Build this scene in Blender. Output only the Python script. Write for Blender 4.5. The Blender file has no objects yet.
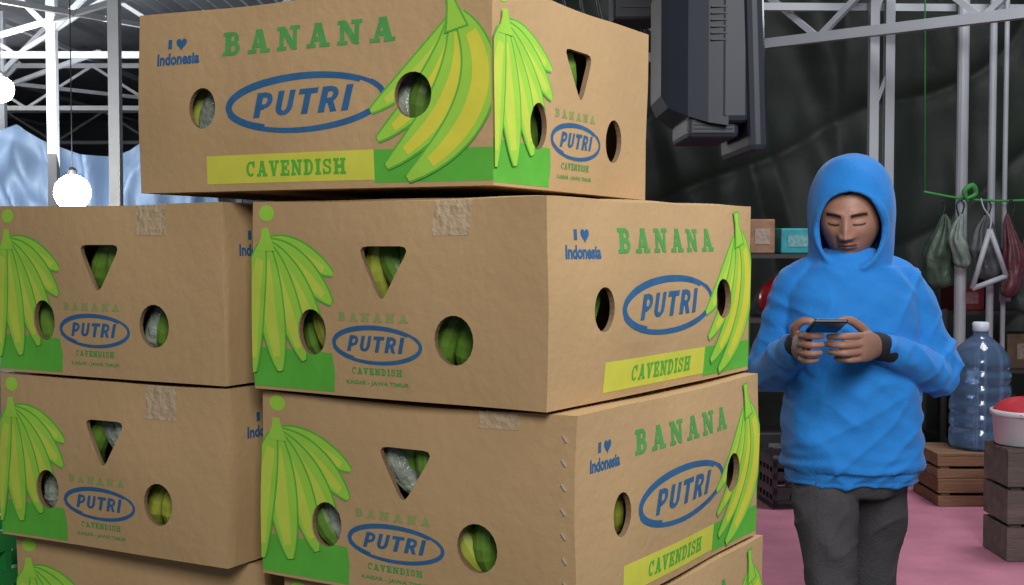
import bpy, bmesh, math, random
from math import sin, cos, pi, radians, sqrt, asin, exp
from mathutils import Vector, Matrix, noise
random.seed(7)
scene = bpy.context.scene
scene.view_settings.view_transform = 'Standard'
COL = scene.collection

# ------------------------------------------------------------------ materials
def lin(c):
    c = c / 255.0
    return c / 12.92 if c <= 0.04045 else ((c + 0.055) / 1.055) ** 2.4
def rgb(r, g, b): return (lin(r), lin(g), lin(b), 1.0)

def mat(name, c, rough=0.7, var=0.12, scale=8.0, bump=0.0, bscale=40.0, metal=0.0, emit=0.0,
        stretch=(1, 1, 1), trans=0.0, alpha=1.0, attr=None, spec=None, sheen=0.0):
    m = bpy.data.materials.new(name); m.use_nodes = True
    nt = m.node_tree; N = nt.nodes; L = nt.links
    b = N['Principled BSDF']
    b.inputs['Roughness'].default_value = rough
    b.inputs['Metallic'].default_value = metal
    if spec is not None: b.inputs['Specular IOR Level'].default_value = spec
    if sheen: b.inputs['Sheen Weight'].default_value = sheen
    if trans: b.inputs['Transmission Weight'].default_value = trans
    if alpha < 1: b.inputs['Alpha'].default_value = alpha
    base = rgb(*c)
    tc = N.new('ShaderNodeTexCoord'); mp = N.new('ShaderNodeMapping')
    mp.inputs['Scale'].default_value = stretch
    L.new(tc.outputs['Object'], mp.inputs['Vector'])
    nz = N.new('ShaderNodeTexNoise'); nz.inputs['Scale'].default_value = scale
    nz.inputs['Detail'].default_value = 5
    L.new(mp.outputs[0], nz.inputs['Vector'])
    rp = N.new('ShaderNodeMapRange')
    rp.inputs[1].default_value = 0.25; rp.inputs[2].default_value = 0.75
    rp.inputs[3].default_value = 1 - var; rp.inputs[4].default_value = 1 + var
    L.new(nz.outputs[0], rp.inputs[0])
    mx = N.new('ShaderNodeVectorMath'); mx.operation = 'SCALE'
    if attr:
        at = N.new('ShaderNodeVertexColor'); at.layer_name = attr
        L.new(at.outputs[0], mx.inputs[0])
    else:
        mx.inputs[0].default_value = base[:3]
    L.new(rp.outputs[0], mx.inputs['Scale'])
    L.new(mx.outputs[0], b.inputs['Base Color'])
    if emit:
        b.inputs['Emission Color'].default_value = base
        b.inputs['Emission Strength'].default_value = emit
    if bump:
        n2 = N.new('ShaderNodeTexNoise'); n2.inputs['Scale'].default_value = bscale
        n2.inputs['Detail'].default_value = 4
        L.new(mp.outputs[0], n2.inputs['Vector'])
        bp = N.new('ShaderNodeBump'); bp.inputs['Strength'].default_value = bump
        bp.inputs['Distance'].default_value = 0.01
        L.new(n2.outputs[0], bp.inputs['Height']); L.new(bp.outputs[0], b.inputs['Normal'])
    return m

M_card = mat('cardboard', (184, 152, 111), 0.85, 0.09, 4, 0.12, 60, spec=0.25)
M_cardedge = mat('cardboard_edge', (120, 96, 68), 0.9, 0.15, 60)
M_green = mat('ink_green', (92, 176, 62), 0.7, 0.08, 30, spec=0.25)
M_letter = mat('ink_letter_green', (84, 152, 80), 0.7, 0.12, 60, spec=0.25)
M_lime = mat('ink_lime', (156, 206, 72), 0.7, 0.06, 30, spec=0.25)
M_yel = mat('ink_yellow', (214, 208, 70), 0.7, 0.06, 30, spec=0.25)
M_bar = mat('ink_bar_yellow', (208, 206, 78), 0.7, 0.06, 30, spec=0.25)
M_blue = mat('ink_blue', (50, 98, 142), 0.7, 0.14, 60, spec=0.25)
M_pale = mat('ink_pale_green', (138, 156, 94), 0.7, 0.08, 30, spec=0.25)
M_tape = mat('clear_tape', (215, 195, 165), 0.10, 0.10, 60, 0.6, 90, alpha=0.5)
M_banG = mat('banana_green', (98, 136, 50), 0.4, 0.3, 30)
M_banY = mat('banana_yellow', (160, 168, 66), 0.4, 0.3, 30)
M_plas = mat('banana_plastic', (150, 158, 144), 0.22, 0.35, 30, 0.9, 50)
M_staple = mat('staple_metal', (205, 205, 205), 0.3, 0.05, 10, metal=0.6)
M_lime2 = mat('ink_soft_lime', (192, 210, 80), 0.7, 0.06, 30, spec=0.25)
CARDMATS = [M_card, M_cardedge, M_green, M_letter, M_lime, M_yel, M_bar, M_blue, M_pale, M_tape, M_banG, M_banY, M_plas, M_staple, M_lime2]
CARD, EDGE, GREEN, LETTER, LIME, YEL, BAR, BLUE, PALE, TAPE, BG, BY, PL, STAPLE, LIME2 = range(15)

def obj_from(bm, name, mats, smooth=False, parent=None, loc=None):
    me = bpy.data.meshes.new(name); bm.to_mesh(me); bm.free()
    for m in (mats if isinstance(mats, (list, tuple)) else [mats]): me.materials.append(m)
    if smooth:
        for p in me.polygons: p.use_smooth = True
    o = bpy.data.objects.new(name, me); COL.objects.link(o)
    if loc: o.location = loc
    if parent: o.parent = parent
    return o

def empty(name, loc=(0, 0, 0)):
    e = bpy.data.objects.new(name, None); COL.objects.link(e); e.location = loc
    e.empty_display_size = 0.1
    return e

def add_box(bm, c, s, rot=None, mi=0, bevel=0.0):
    r = bmesh.ops.create_cube(bm, size=1.0)
    vs = r['verts']
    for v in vs:
        v.co = Vector((v.co.x * s[0], v.co.y * s[1], v.co.z * s[2]))
    fs = list({f for v in vs for f in v.link_faces})
    if bevel:
        es = list({e for f in fs for e in f.edges})
        rr = bmesh.ops.bevel(bm, geom=es, offset=bevel, segments=2, affect='EDGES', profile=0.5)
        vs = list({v for f in rr['faces'] for v in f.verts} | {v for v in vs if v.is_valid})
        fs = list({f for v in vs for f in v.link_faces})
    for v in vs:
        if rot: v.co = rot @ v.co
        v.co += Vector(c)
    for f in fs: f.material_index = mi
    return vs

def strut(bm, p, q, r=0.03, mi=0, seg=0):
    p = Vector(p); q = Vector(q); d = q - p
    rot = d.to_track_quat('Z', 'Y').to_matrix()
    if seg:
        res = bmesh.ops.create_cone(bm, segments=seg, radius1=r, radius2=r, depth=d.length, cap_ends=True)
        for v in res['verts']: v.co = rot @ v.co + (p + q) / 2
        for f in {f for v in res['verts'] for f in v.link_faces}: f.material_index = mi
    else:
        add_box(bm, (p + q) / 2, (2 * r, 2 * r, d.length), rot, mi)

def lathe(bm, prof, c=(0, 0, 0), seg=32, mi=0, sx=1, sy=1):
    rings = []
    for r, z in prof:
        rings.append([bm.verts.new((c[0] + r * cos(2 * pi * i / seg) * sx, c[1] + r * sin(2 * pi * i / seg) * sy, c[2] + z)) for i in range(seg)])
    for a, b in zip(rings, rings[1:]):
        for i in range(seg):
            f = bm.faces.new((a[i], a[(i + 1) % seg], b[(i + 1) % seg], b[i])); f.material_index = mi
    f = bm.faces.new(rings[0][::-1]); f.material_index = mi
    f = bm.faces.new(rings[-1]); f.material_index = mi

def catmull(pts, n):
    P = [pts[0]] + pts + [pts[-1]]; out = []
    for i in range(1, len(P) - 2):
        for k in range(n):
            t = k / n
            a, b, c, d = P[i - 1], P[i], P[i + 1], P[i + 2]
            out.append(0.5 * ((2 * b) + (-a + c) * t + (2 * a - 5 * b + 4 * c - d) * t * t + (-a + 3 * b - 3 * c + d) * t ** 3))
    out.append(P[-2]); return out

def tube(bm, pts, rads, seg=16, ref=(0, 0, 1), sub=4, mi=0, caps=True):
    V = []
    for p, r in zip(pts, rads):
        ra, rb = (r, r) if not isinstance(r, (tuple, list)) else r
        V.append((Vector(p), ra, rb))
    P = catmull([v[0] for v in V], sub)
    RA = catmull([Vector((v[1], v[2], 0)) for v in V], sub)
    n = len(P); ringdata = []
    for i in range(n):
        t = (P[min(i + 1, n - 1)] - P[max(i - 1, 0)]).normalized()
        ringdata.append((P[i], t, RA[i].x, RA[i].y))
    if caps:
        p, t, a, b = ringdata[0]; r = min(a, b)
        ringdata = [(p - t * r * .97, t, a * .25, b * .25), (p - t * r * .8, t, a * .6, b * .6), (p - t * r * .45, t, a * .89, b * .89)] + ringdata
        p, t, a, b = ringdata[-1]; r = min(a, b)
        ringdata += [(p + t * r * .45, t, a * .89, b * .89), (p + t * r * .8, t, a * .6, b * .6), (p + t * r * .97, t, a * .25, b * .25)]
    rings = []; R = Vector(ref)
    for p, t, a, b in ringdata:
        n1 = (R - t * R.dot(t))
        if n1.length < 1e-4: n1 = t.orthogonal()
        n1.normalize(); n2 = t.cross(n1); R = n1
        rings.append([bm.verts.new(p + n1 * a * cos(2 * pi * k / seg) + n2 * b * sin(2 * pi * k / seg)) for k in range(seg)])
    for a, b in zip(rings, rings[1:]):
        for k in range(seg):
            f = bm.faces.new((a[k], a[(k + 1) % seg], b[(k + 1) % seg], b[k])); f.material_index = mi
    f = bm.faces.new(rings[0][::-1]); f.material_index = mi
    f = bm.faces.new(rings[-1]); f.material_index = mi

def loft(bm, rings, mi=0):
    seg = 40; rr = []
    for cx, cy, z, a, b in rings:
        ring = []
        for k in range(seg):
            t = 2 * pi * k / seg; c, s = cos(t), sin(t); e = 0.82
            ring.append(bm.verts.new((cx + a * math.copysign(abs(c) ** e, c), cy + b * math.copysign(abs(s) ** e, s), z)))
        rr.append(ring)
    for p, q in zip(rr, rr[1:]):
        for k in range(seg):
            bm.faces.new((p[k], p[(k + 1) % seg], q[(k + 1) % seg], q[k])).material_index = mi
    bm.faces.new(rr[0][::-1]); bm.faces.new(rr[-1])

def bake(o, voxel=None, smooth=0):
    if voxel:
        m = o.modifiers.new('r', 'REMESH'); m.mode = 'VOXEL'; m.voxel_size = voxel; m.use_smooth_shade = True
    if smooth:
        m = o.modifiers.new('s', 'SMOOTH'); m.factor = 0.5; m.iterations = smooth
    dg = bpy.context.evaluated_depsgraph_get(); dg.update()
    me = bpy.data.meshes.new_from_object(o.evaluated_get(dg))
    mats = [s.material for s in o.material_slots]
    o.modifiers.clear(); o.data = me
    me.materials.clear()
    for mm in mats: me.materials.append(mm)
    for p in me.polygons: p.use_smooth = True
    return o

# ------------------------------------------------------------------ carton print
L_, W_, H_ = 0.575, 0.465, 0.2515

class Sheet:
    def __init__(s, w, h):
        s.w, s.h = w, h; s.bm = bmesh.new()
    def poly(s, pts, mi, w):
        vs = [s.bm.verts.new((p[0], p[1], w)) for p in pts]
        f = s.bm.faces.new(vs); f.normal_update()
        if f.normal.z < 0: f.normal_flip()
        f.material_index = mi
        if len(vs) > 4: bmesh.ops.triangulate(s.bm, faces=[f])
    def ribbon(s, pts, widths, mi, w):
        n = len(pts); Lp, Rp = [], []
        for i in range(n):
            a = pts[max(i - 1, 0)]; b = pts[min(i + 1, n - 1)]
            d = Vector((b[0] - a[0], b[1] - a[1])); d.normalize()
            nn = Vector((-d.y, d.x)) * widths[i] * .5; p = Vector((pts[i][0], pts[i][1]))
            Lp.append(p + nn); Rp.append(p - nn)
        lv = [s.bm.verts.new((p.x, p.y, w)) for p in Lp]; rv = [s.bm.verts.new((p.x, p.y, w)) for p in Rp]
        for i in range(n - 1):
            f = s.bm.faces.new((rv[i], rv[i + 1], lv[i + 1], lv[i])); f.material_index = mi

def G_rect(x0, y0, x1, y1): return ('r', x0, y0, x1, y1)
def G_line(x0, y0, x1, y1, t): return ('l', x0, y0, x1, y1, t)
def G_arc(cx, cy, rx, ry, a0, a1, t): return ('a', cx, cy, rx, ry, a0, a1, t)
GL = {
 'A': (1.08, [G_line(.2, 0, .5, 1, .13), G_line(.86, 0, .54, 1, .25), G_rect(.3, .27, .78, .40), G_rect(0, 0, .4, .13), G_rect(.64, 0, 1.08, .13), G_rect(.38, .9, .62, 1)]),
 'B': (.92, [G_rect(.12, 0, .38, 1), G_rect(0, 0, .5, .13), G_rect(0, .87, .48, 1), G_rect(.3, .45, .5, .57), G_arc(.46, .72, .24, .21, 90, -90, .18), G_arc(.48, .29, .28, .225, 90, -90, .2)]),
 'N': (1.08, [G_rect(.12, 0, .27, 1), G_rect(0, 0, .42, .13), G_rect(0, .87, .3, 1), G_rect(.8, 0, .94, 1), G_rect(.64, .87, 1.08, 1), G_line(.22, .97, .85, .03, .26)]),
 'C': (.92, [G_arc(.48, .5, .36, .42, 48, 312, .2), G_rect(.72, .64, .86, .98)]),
 'V': (1.02, [G_line(.22, 1, .52, 0, .25), G_line(.82, 1, .52, 0, .13), G_rect(0, .87, .44, 1), G_rect(.62, .87, 1.02, 1)]),
 'E': (.9, [G_rect(.12, 0, .36, 1), G_rect(0, .87, .84, 1), G_rect(0, 0, .88, .13), G_rect(.3, .44, .6, .56), G_rect(.72, .68, .84, 1), G_rect(.76, 0, .88, .32), G_rect(.54, .34, .64, .66)]),
 'D': (.96, [G_rect(.12, 0, .37, 1), G_rect(0, 0, .45, .13), G_rect(0, .87, .45, 1), G_arc(.42, .5, .4, .435, 90, -90, .19)]),
 'I': (.5, [G_rect(.12, 0, .38, 1), G_rect(0, 0, .5, .13), G_rect(0, .87, .5, 1)]),
 'S': (.84, [G_arc(.42, .73, .28, .19, 20, 268, .17), G_arc(.42, .29, .3, .21, 92, -160, .18), G_rect(.68, .68, .78, .98), G_rect(.04, .02, .14, .34)]),
 'H': (1.1, [G_rect(.12, 0, .36, 1), G_rect(.74, 0, .98, 1), G_rect(0, 0, .48, .13), G_rect(0, .87, .48, 1), G_rect(.62, 0, 1.1, .13), G_rect(.62, .87, 1.1, 1), G_rect(.3, .43, .8, .57)]),
 'p': (1.0, [G_rect(.06, 0, .38, 1), G_rect(.3, .81, .55, 1), G_rect(.3, .33, .55, .51), G_arc(.54, .67, .26, .225, 90, -90, .26)]),
 'u': (1.02, [G_rect(.04, .32, .34, 1), G_rect(.66, .32, .94, 1), G_arc(.49, .34, .30, .23, 180, 360, .28)]),
 't': (1.0, [G_rect(0, .80, .98, 1), G_rect(.33, 0, .65, 1)]),
 'r': (1.06, [G_rect(.06, 0, .38, 1), G_rect(.3, .81, .55, 1), G_rect(.3, .36, .55, .54), G_arc(.54, .68, .26, .215, 90, -90, .26), G_line(.86, 0, .56, .46, .30)]),
 'i': (.42, [G_rect(.05, 0, .37, 1)]),
}
def slab_text(sh, text, x0, x1, y0, y1, mi, w, gap=.3, fat=.035, skew=0.0, rot=0.0):
    n0 = len(sh.bm.verts)
    tot = sum(GL[c][0] for c in text) + gap * (len(text) - 1)
    sx = (x1 - x0) / tot; sy = (y1 - y0); x = x0; k = 0
    for c in text:
        gw, prims = GL[c]
        for p in prims:
            ww = w + 0.00003 * (k % 5); k += 1
            if p[0] == 'r':
                _, a, b, cc, d = p
                a -= fat; cc += fat; b = max(0, b - fat); d = min(1, d + fat)
                sh.poly([(x + a * sx, y0 + b * sy), (x + cc * sx, y0 + b * sy), (x + cc * sx, y0 + d * sy), (x + a * sx, y0 + d * sy)], mi, ww)
            elif p[0] == 'l':
                _, a, b, cc, d, t = p; h = t / 2 + fat
                sh.poly([(x + (a - h) * sx, y0 + b * sy), (x + (a + h) * sx, y0 + b * sy), (x + (cc + h) * sx, y0 + d * sy), (x + (cc - h) * sx, y0 + d * sy)], mi, ww)
            else:
                _, cx, cy, rx, ry, a0, a1, t = p; n = 10; t += fat * 1.6
                inn, out = [], []
                for i in range(n + 1):
                    a = radians(a0 + (a1 - a0) * i / n)
                    th = t / 2 * (0.7 + 0.3 * abs(cos(a)))
                    out.append((x + (cx + (rx + th) * cos(a)) * sx, y0 + (cy + (ry + th * .8) * sin(a)) * sy))
                    inn.append((x + (cx + (rx - th) * cos(a)) * sx, y0 + (cy + (ry - th * .8) * sin(a)) * sy))
                for i in range(n):
                    sh.poly([inn[i], out[i], out[i + 1], inn[i + 1]], mi, ww)
        x += (gw + gap) * sx
    if skew or rot:
        cx, cy = (x0 + x1) / 2, (y0 + y1) / 2
        for v in list(sh.bm.verts)[n0:]:
            dx = v.co.x - cx + skew * (v.co.y - cy); dy = v.co.y - cy
            v.co.x = cx + dx * cos(rot) - dy * sin(rot); v.co.y = cy + dx * sin(rot) + dy * cos(rot)

def font_text(sh, text, x0, x1, y0, y1, mi, w, bold=0.02, shear=0.0, rot=0.0, spacing=1.0):
    cu = bpy.data.curves.new('t', 'FONT'); cu.body = text; cu.offset = bold; cu.shear = shear
    cu.resolution_u = 4; cu.space_character = spacing; cu.fill_mode = 'FRONT'
    o = bpy.data.objects.new('t', cu); COL.objects.link(o)
    dg = bpy.context.evaluated_depsgraph_get(); dg.update()
    me = bpy.data.meshes.new_from_object(o.evaluated_get(dg))
    xs = [v.co.x for v in me.vertices]; ys = [v.co.y for v in me.vertices]
    a, b, c, d = min(xs), max(xs), min(ys), max(ys)
    cx, cy = (x0 + x1) / 2, (y0 + y1) / 2
    vs = []
    for v in me.vertices:
        dx = (v.co.x - a) / (b - a) * (x1 - x0) + x0 - cx; dy = (v.co.y - c) / (d - c) * (y1 - y0) + y0 - cy
        vs.append(sh.bm.verts.new((cx + dx * cos(rot) - dy * sin(rot), cy + dx * sin(rot) + dy * cos(rot), w)))
    for p in me.polygons:
        try:
            f = sh.bm.faces.new([vs[i] for i in p.vertices]); f.material_index = mi
            f.normal_update()
            if f.normal.z < 0: f.normal_flip()
        except ValueError: pass
    bpy.data.objects.remove(o); bpy.data.curves.remove(cu); bpy.data.meshes.remove(me)

def oval(sh, cx, cy, rx, ry, th, mi, w, rot=0.0):
    for (r0, ph, tk, dz) in ((1.0, 0.0, 1.0, 0), (0.955, 0.7, 0.55, .00005), (1.03, 3.4, .4, .0001)):
        n = 56; pts = []; wd = []
        a0 = ph; a1 = ph + 2 * pi * (1.02 if r0 == 1.0 else 0.55)
        for i in range(n + 1):
            a = a0 + (a1 - a0) * i / n
            X = rx * r0 * cos(a); Y = ry * (r0 + (-.08 if r0 < 1 else (.05 if r0 > 1 else 0))) * sin(a)
            pts.append((cx + X * cos(rot) - Y * sin(rot), cy + X * sin(rot) + Y * cos(rot)))
            wd.append(th * tk * (0.75 + 0.4 * sin(a * 1.0 + 2.2) ** 2))
        sh.ribbon(pts, wd, mi, w + dz)

def banana(sh, P0, P1, P2, W, w, stripe=0.0, smi=None):
    n = 18; pts = []; prof = []
    for i in range(n + 1):
        t = i / n
        x = (1 - t) ** 2 * P0[0] + 2 * t * (1 - t) * P1[0] + t * t * P2[0]
        y = (1 - t) ** 2 * P0[1] + 2 * t * (1 - t) * P1[1] + t * t * P2[1]
        pts.append((x, y)); prof.append(max(.16, (sin(pi * min(1, max(0, t * .93 + .05)))) ** .65))
    sh.ribbon(pts, [W * p + .0045 for p in prof], GREEN, w)
    sh.ribbon(pts, [max(.001, W * p - .001) for p in prof], LIME, w + .00015)
    off = []
    for i, p in enumerate(pts):
        a = pts[max(i - 1, 0)]; b = pts[min(i + 1, n)]
        d = Vector((b[0] - a[0], b[1] - a[1])).normalized()
        k = W * prof[i] * .16
        off.append((p[0] - d.y * k * stripe, p[1] + d.x * k * stripe))
    sh.ribbon(off[2:-2], [W * p * .5 for p in prof[2:-2]], YEL if smi is None else smi, w + .0003)

def circ(cx, cy, rx, ry, n=22, ph=0):
    return [(cx + rx * cos(2 * pi * i / n + ph), cy + ry * sin(2 * pi * i / n + ph)) for i in range(n)]

def rounded_tri(cx, top, w, h):
    P = [Vector((cx - w / 2, top)), Vector((cx + w / 2, top)), Vector((cx, top - h))]
    out = []
    for i in range(3):
        p = P[i]; a = P[i - 1]; b = P[(i + 1) % 3]
        r = .016
        p0 = p + (a - p).normalized() * r; p2 = p + (b - p).normalized() * r
        for k in range(4):
            t = k / 3
            out.append(tuple((1 - t) ** 2 * p0 + 2 * t * (1 - t) * p + t * t * p2))
    return out[::-1]

def inside(pt, poly):
    s = None
    for i in range(len(poly)):
        a = poly[i]; b = poly[(i + 1) % len(poly)]
        c = (b[0] - a[0]) * (pt[1] - a[1]) - (b[1] - a[1]) * (pt[0] - a[0])
        if s is None: s = c > 0
        elif (c > 0) != s: return False
    return True

def finish(sh, holes):
    bm = sh.bm
    sh.poly([(0, 0), (sh.w, 0), (sh.w, sh.h), (0, sh.h)], CARD, 0)
    def cut(co, no, geom=None):
        g = geom or (bm.verts[:] + bm.edges[:] + bm.faces[:])
        bmesh.ops.bisect_plane(bm, geom=g, plane_co=co, plane_no=no, dist=1e-6)
    nx = int(sh.w / .022); ny = int(sh.h / .022)
    for i in range(1, nx): cut((sh.w * i / nx, 0, 0), (1, 0, 0))
    for i in range(1, ny): cut((0, sh.h * i / ny, 0), (0, 1, 0))
    cut((sh.w, 0, 0), (1, 0, 0)); cut((0, 0, 0), (1, 0, 0)); cut((0, 0, 0), (0, 1, 0)); cut((0, sh.h, 0), (0, 1, 0))
    dead = []
    for f in bm.faces:
        c = f.calc_center_median()
        if c.x > sh.w or c.x < 0 or c.y < 0 or c.y > sh.h: dead.append(f)
    bmesh.ops.delete(bm, geom=dead, context='FACES')
    for h in holes:
        xs = [p[0] for p in h]; ys = [p[1] for p in h]
        x0, x1, y0, y1 = min(xs), max(xs), min(ys), max(ys)
        for i in range(len(h)):
            a = h[i]; b = h[(i + 1) % len(h)]
            fs = []
            for f in bm.faces:
                fx = [v.co.x for v in f.verts]; fy = [v.co.y for v in f.verts]
                if max(fx) > x0 and min(fx) < x1 and max(fy) > y0 and min(fy) < y1: fs.append(f)
            if not fs: continue
            es = list({e for f in fs for e in f.edges}); vs = list({v for f in fs for v in f.verts})
            cut((a[0], a[1], 0), (b[1] - a[1], -(b[0] - a[0]), 0), vs + es + fs)
        dead = []
        for f in bm.faces:
            c = f.calc_center_median()
            if x0 < c.x < x1 and y0 < c.y < y1 and inside(c, h): dead.append(f)
        bmesh.ops.delete(bm, geom=dead, context='FACES')
    for h in holes:
        n = len(h)
        A = [bm.verts.new((p[0], p[1], 0)) for p in h]
        B = [bm.verts.new((p[0], p[1], -.007)) for p in h]
        for i in range(n):
            f = bm.faces.new((A[i], A[(i + 1) % n], B[(i + 1) % n], B[i])); f.material_index = EDGE
    bm.verts.index_update()
    data = ([v.co.copy() for v in bm.verts], [([v.index for v in f.verts], f.material_index) for f in bm.faces])
    bm.free()
    return data

# long side
S = Sheet(L_, H_)
slab_text(S, 'BANANA', .147, .430, .184, .217, LETTER, .0004, .42)
font_text(S, 'I', .047, .054, .200, .213, BLUE, .0004, .04)
hp = []
for i in range(24):
    t = 2 * pi * i / 24
    hp.append((.071 + .00060 * 16 * sin(t) ** 3, .2065 + .00060 * (13 * cos(t) - 5 * cos(2 * t) - 2 * cos(3 * t) - cos(4 * t))))
S.poly(hp, BLUE, .0004)
font_text(S, 'Indonesia', .028, .105, .177, .194, BLUE, .0004, .04)
oval(S, .285, .114, .128, .036, .0068, BLUE, .0004, .02)
slab_text(S, 'putri', .204, .366, .098, .131, BLUE, .0006, .16, .01, .28, .02)
S.poly([(.118, .010), (.398, .010), (.398, .048), (.118, .048)], BAR, .0003)
slab_text(S, 'CAVENDISH', .188, .355, .0185, .039, GREEN, .0006, .22)
S.poly([(.398, .006), (L_ + .01, .006), (L_ + .01, .046), (.398, .048)], GREEN, .0003)
banana(S, (.510, .205), (.495, .155), (.395, .096), .034, .0007, .5, LIME2)
banana(S, (.512, .205), (.515, .130), (.405, .060), .038, .0012, .5)
banana(S, (.515, .208), (.551, .115), (.417, .026), .044, .0017, .5)
banana(S, (.523, .208), (.605, .105), (.447, .010), .050, .0022, .4)
S.ribbon([(.511, .243), (.512, .225), (.517, .205), (.520, .19)], [.018, .014, .026, .036], GREEN, .0027)
S.ribbon([(.511, .240), (.512, .225), (.517, .205), (.520, .192)], [.012, .009, .020, .028], LIME, .0029)
SHX = .007
for v in S.bm.verts: v.co.x += SHX
HL = [circ(.112 + SHX, .114, .023, .028), circ(.457 + SHX, .114, .027, .029)]
LONG = finish(S, HL)
# short side
S = Sheet(W_, H_)
S.poly([(-.01, .004), (.143, .004), (.146, .03), (.142, .054), (.09, .056), (-.01, .056)], GREEN, .0003)
banana(S, (.030, .198), (.078, .190), (.146, .156), .032, .0007, -.5, LIME2)
banana(S, (.030, .196), (.088, .170), (.144, .118), .037, .0011, -.5, LIME2)
banana(S, (.028, .194), (.086, .142), (.126, .076), .040, .0015, -.5, LIME2)
banana(S, (.028, .193), (.068, .120), (.094, .042), .042, .0019, -.5, LIME2)
banana(S, (.026, .193), (.036, .110), (.050, .026), .046, .0023, -.4, LIME2)
banana(S, (.020, .193), (-.008, .110), (.002, .022), .044, .0027, .4, LIME2)
S.ribbon([(.026, .216), (.027, .205), (.027, .185)], [.012, .016, .034], LIME, .0032)
S.poly(circ(.026, .236, .014, .011, 14), LIME, .0004)
slab_text(S, 'BANANA', .155, .268, .097, .108, PALE, .0004, .5)
oval(S, .215, .068, .070, .0225, .0045, BLUE, .0004, -.01)
slab_text(S, 'putri', .170, .260, .059, .079, BLUE, .0006, .16, .01, .28)
slab_text(S, 'CAVENDISH', .175, .255, .030, .0385, LETTER, .0004, .25)
font_text(S, 'KAISAR - JAWA TIMUR', .165, .265, .0155, .022, LETTER, .0004, .03)
HW = [circ(.109, .080, .0235, .030), circ(.334, .078, .028, .0305), rounded_tri(.227, .193, .084, .074)]
SHORT = finish(S, HW)

def make_carton(name, corner, theta, z0, which, seed, tapes=(), staples=False, share=None, sc=(1, 1, 1), crown=0.0, tilt=0.0):
    cl = Vector((-L_ / 2 if which == 'L' else L_ / 2, -W_ / 2, 0))
    cl = Vector((cl.x * sc[0], cl.y * sc[1], 0))
    R = Matrix.Rotation(radians(theta), 4, 'Z') @ Matrix.Rotation(radians(tilt), 4, 'X')
    loc = Vector((corner[0], corner[1], z0)) - R @ cl
    if share is None:
        rnd = random.Random(seed)
        bm = bmesh.new()
        amp = .006; bul = rnd.uniform(.005, .010)
        sd = Vector((seed * 3.1, seed * 1.7, seed * 5.3))
        def deform(p):
            x, y, z = p
            fx = cos(pi * x / L_); fy = cos(pi * y / W_); fz = sin(pi * min(1, max(0, z / H_)))
            q = Vector(p)
            hx = max(0, fx); hy = max(0, fy)
            if abs(y) > abs(x) * W_ / L_: q.y += math.copysign(bul * hx * fz, y)
            else: q.x += math.copysign(bul * hy * fz, x)
            n = noise.noise_vector(Vector(p) * 4.5 + sd)
            q.x += n.x * amp; q.y += n.y * amp
            m2 = noise.noise_vector(Vector(p) * 11 + sd)
            q.x += m2.x * .0010; q.y += m2.y * .0010
            q.z -= (z / H_) ** 3 * (.002 + .0055 * (.5 + .5 * noise.noise(Vector(p) * 6 + sd)) * (hx + hy))
            return q
        def T(side, u, v, w):
            if side == 0: return (u - L_ / 2, -W_ / 2 - w, v)
            if side == 1: return (L_ / 2 + w, u - W_ / 2, v)
            if side == 2: return (L_ / 2 - u, W_ / 2 + w, v)
            return (-L_ / 2 - w, W_ / 2 - u, v)
        for side in range(4):
            data = LONG if side % 2 == 0 else SHORT
            vs = []
            for c in data[0]:
                b0 = Vector(T(side, c.x, c.y, 0)); p = Vector(T(side, c.x, c.y, c.z))
                vs.append(bm.verts.new(deform(b0) + (p - b0)))
            for idx, mi in data[1]:
                f = bm.faces.new([vs[i] for i in idx]); f.material_index = mi
        for z in (0, H_):
            nx, ny = 26, 21; g = []
            for i in range(nx + 1):
                row = []
                for j in range(ny + 1):
                    q = deform((-L_ / 2 + L_ * i / nx, -W_ / 2 + W_ * j / ny, z))
                    if z: q.z += crown * (sin(pi * i / nx) * sin(pi * j / ny)) ** .4 if 0 < i < nx and 0 < j < ny else 0
                    row.append(bm.verts.new(q))
                g.append(row)
            for i in range(nx):
                for j in range(ny):
                    f = bm.faces.new((g[i][j], g[i + 1][j], g[i + 1][j + 1], g[i][j + 1])); f.material_index = CARD
        for side in range(4):
            holes = HL if side % 2 == 0 else HW
            for h in holes:
                cu = sum(p[0] for p in h) / len(h); cv = sum(p[1] for p in h) / len(h)
                mode = rnd.random()
                for k in range(4):
                    a = rnd.uniform(-.9, .9); ou = (k - 1.5) * .025 + rnd.uniform(-.008, .008)
                    mi = rnd.choice([BG, BG, BG, BY, PL]) if mode > .25 else rnd.choice([PL, PL, BG])
                    dd = rnd.uniform(-.012, .004); pts = []
                    for t in (-1, -.4, .4, 1):
                        vv = max(.025, min(H_ - .03, cv + t * .05))
                        pts.append(T(side, cu + ou + a * t * .035 + .01 * t * t, vv, -.050 + dd + .016 * (1 - t * t) + rnd.uniform(-.005, .003)))
                    tube(bm, pts, [.006, .017, .017, .007], 12, (1, .1, .1), 3, mi)
        for (side, u, w_, ln) in tapes:
            n = 6; prev = None
            off = Vector(T(side, 0, 0, .0012)) - Vector(T(side, 0, 0, 0))
            for i in range(n + 1):
                v = H_ - ln * i / n
                a = bm.verts.new(deform(T(side, u, v, 0)) + off)
                b = bm.verts.new(deform(T(side, u + w_, v, 0)) + off)
                if prev: bm.faces.new((prev[0], prev[1], b, a)).material_index = TAPE
                prev = (a, b)
        if staples:
            for i in range(8):
                v = .02 + i * .029
                add_box(bm, deform((-L_ / 2, -W_ / 2 + .014, v)) + Vector((-.0012, 0, 0)), (.0014, .0016, .009), Matrix.Rotation(radians(-35), 3, 'X'), STAPLE)
        o = obj_from(bm, name, CARDMATS)
    else:
        o = bpy.data.objects.new(name, share.data); COL.objects.link(o)
    o.location = loc; o.rotation_euler = (R.to_euler()); o.scale = sc
    return o

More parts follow.
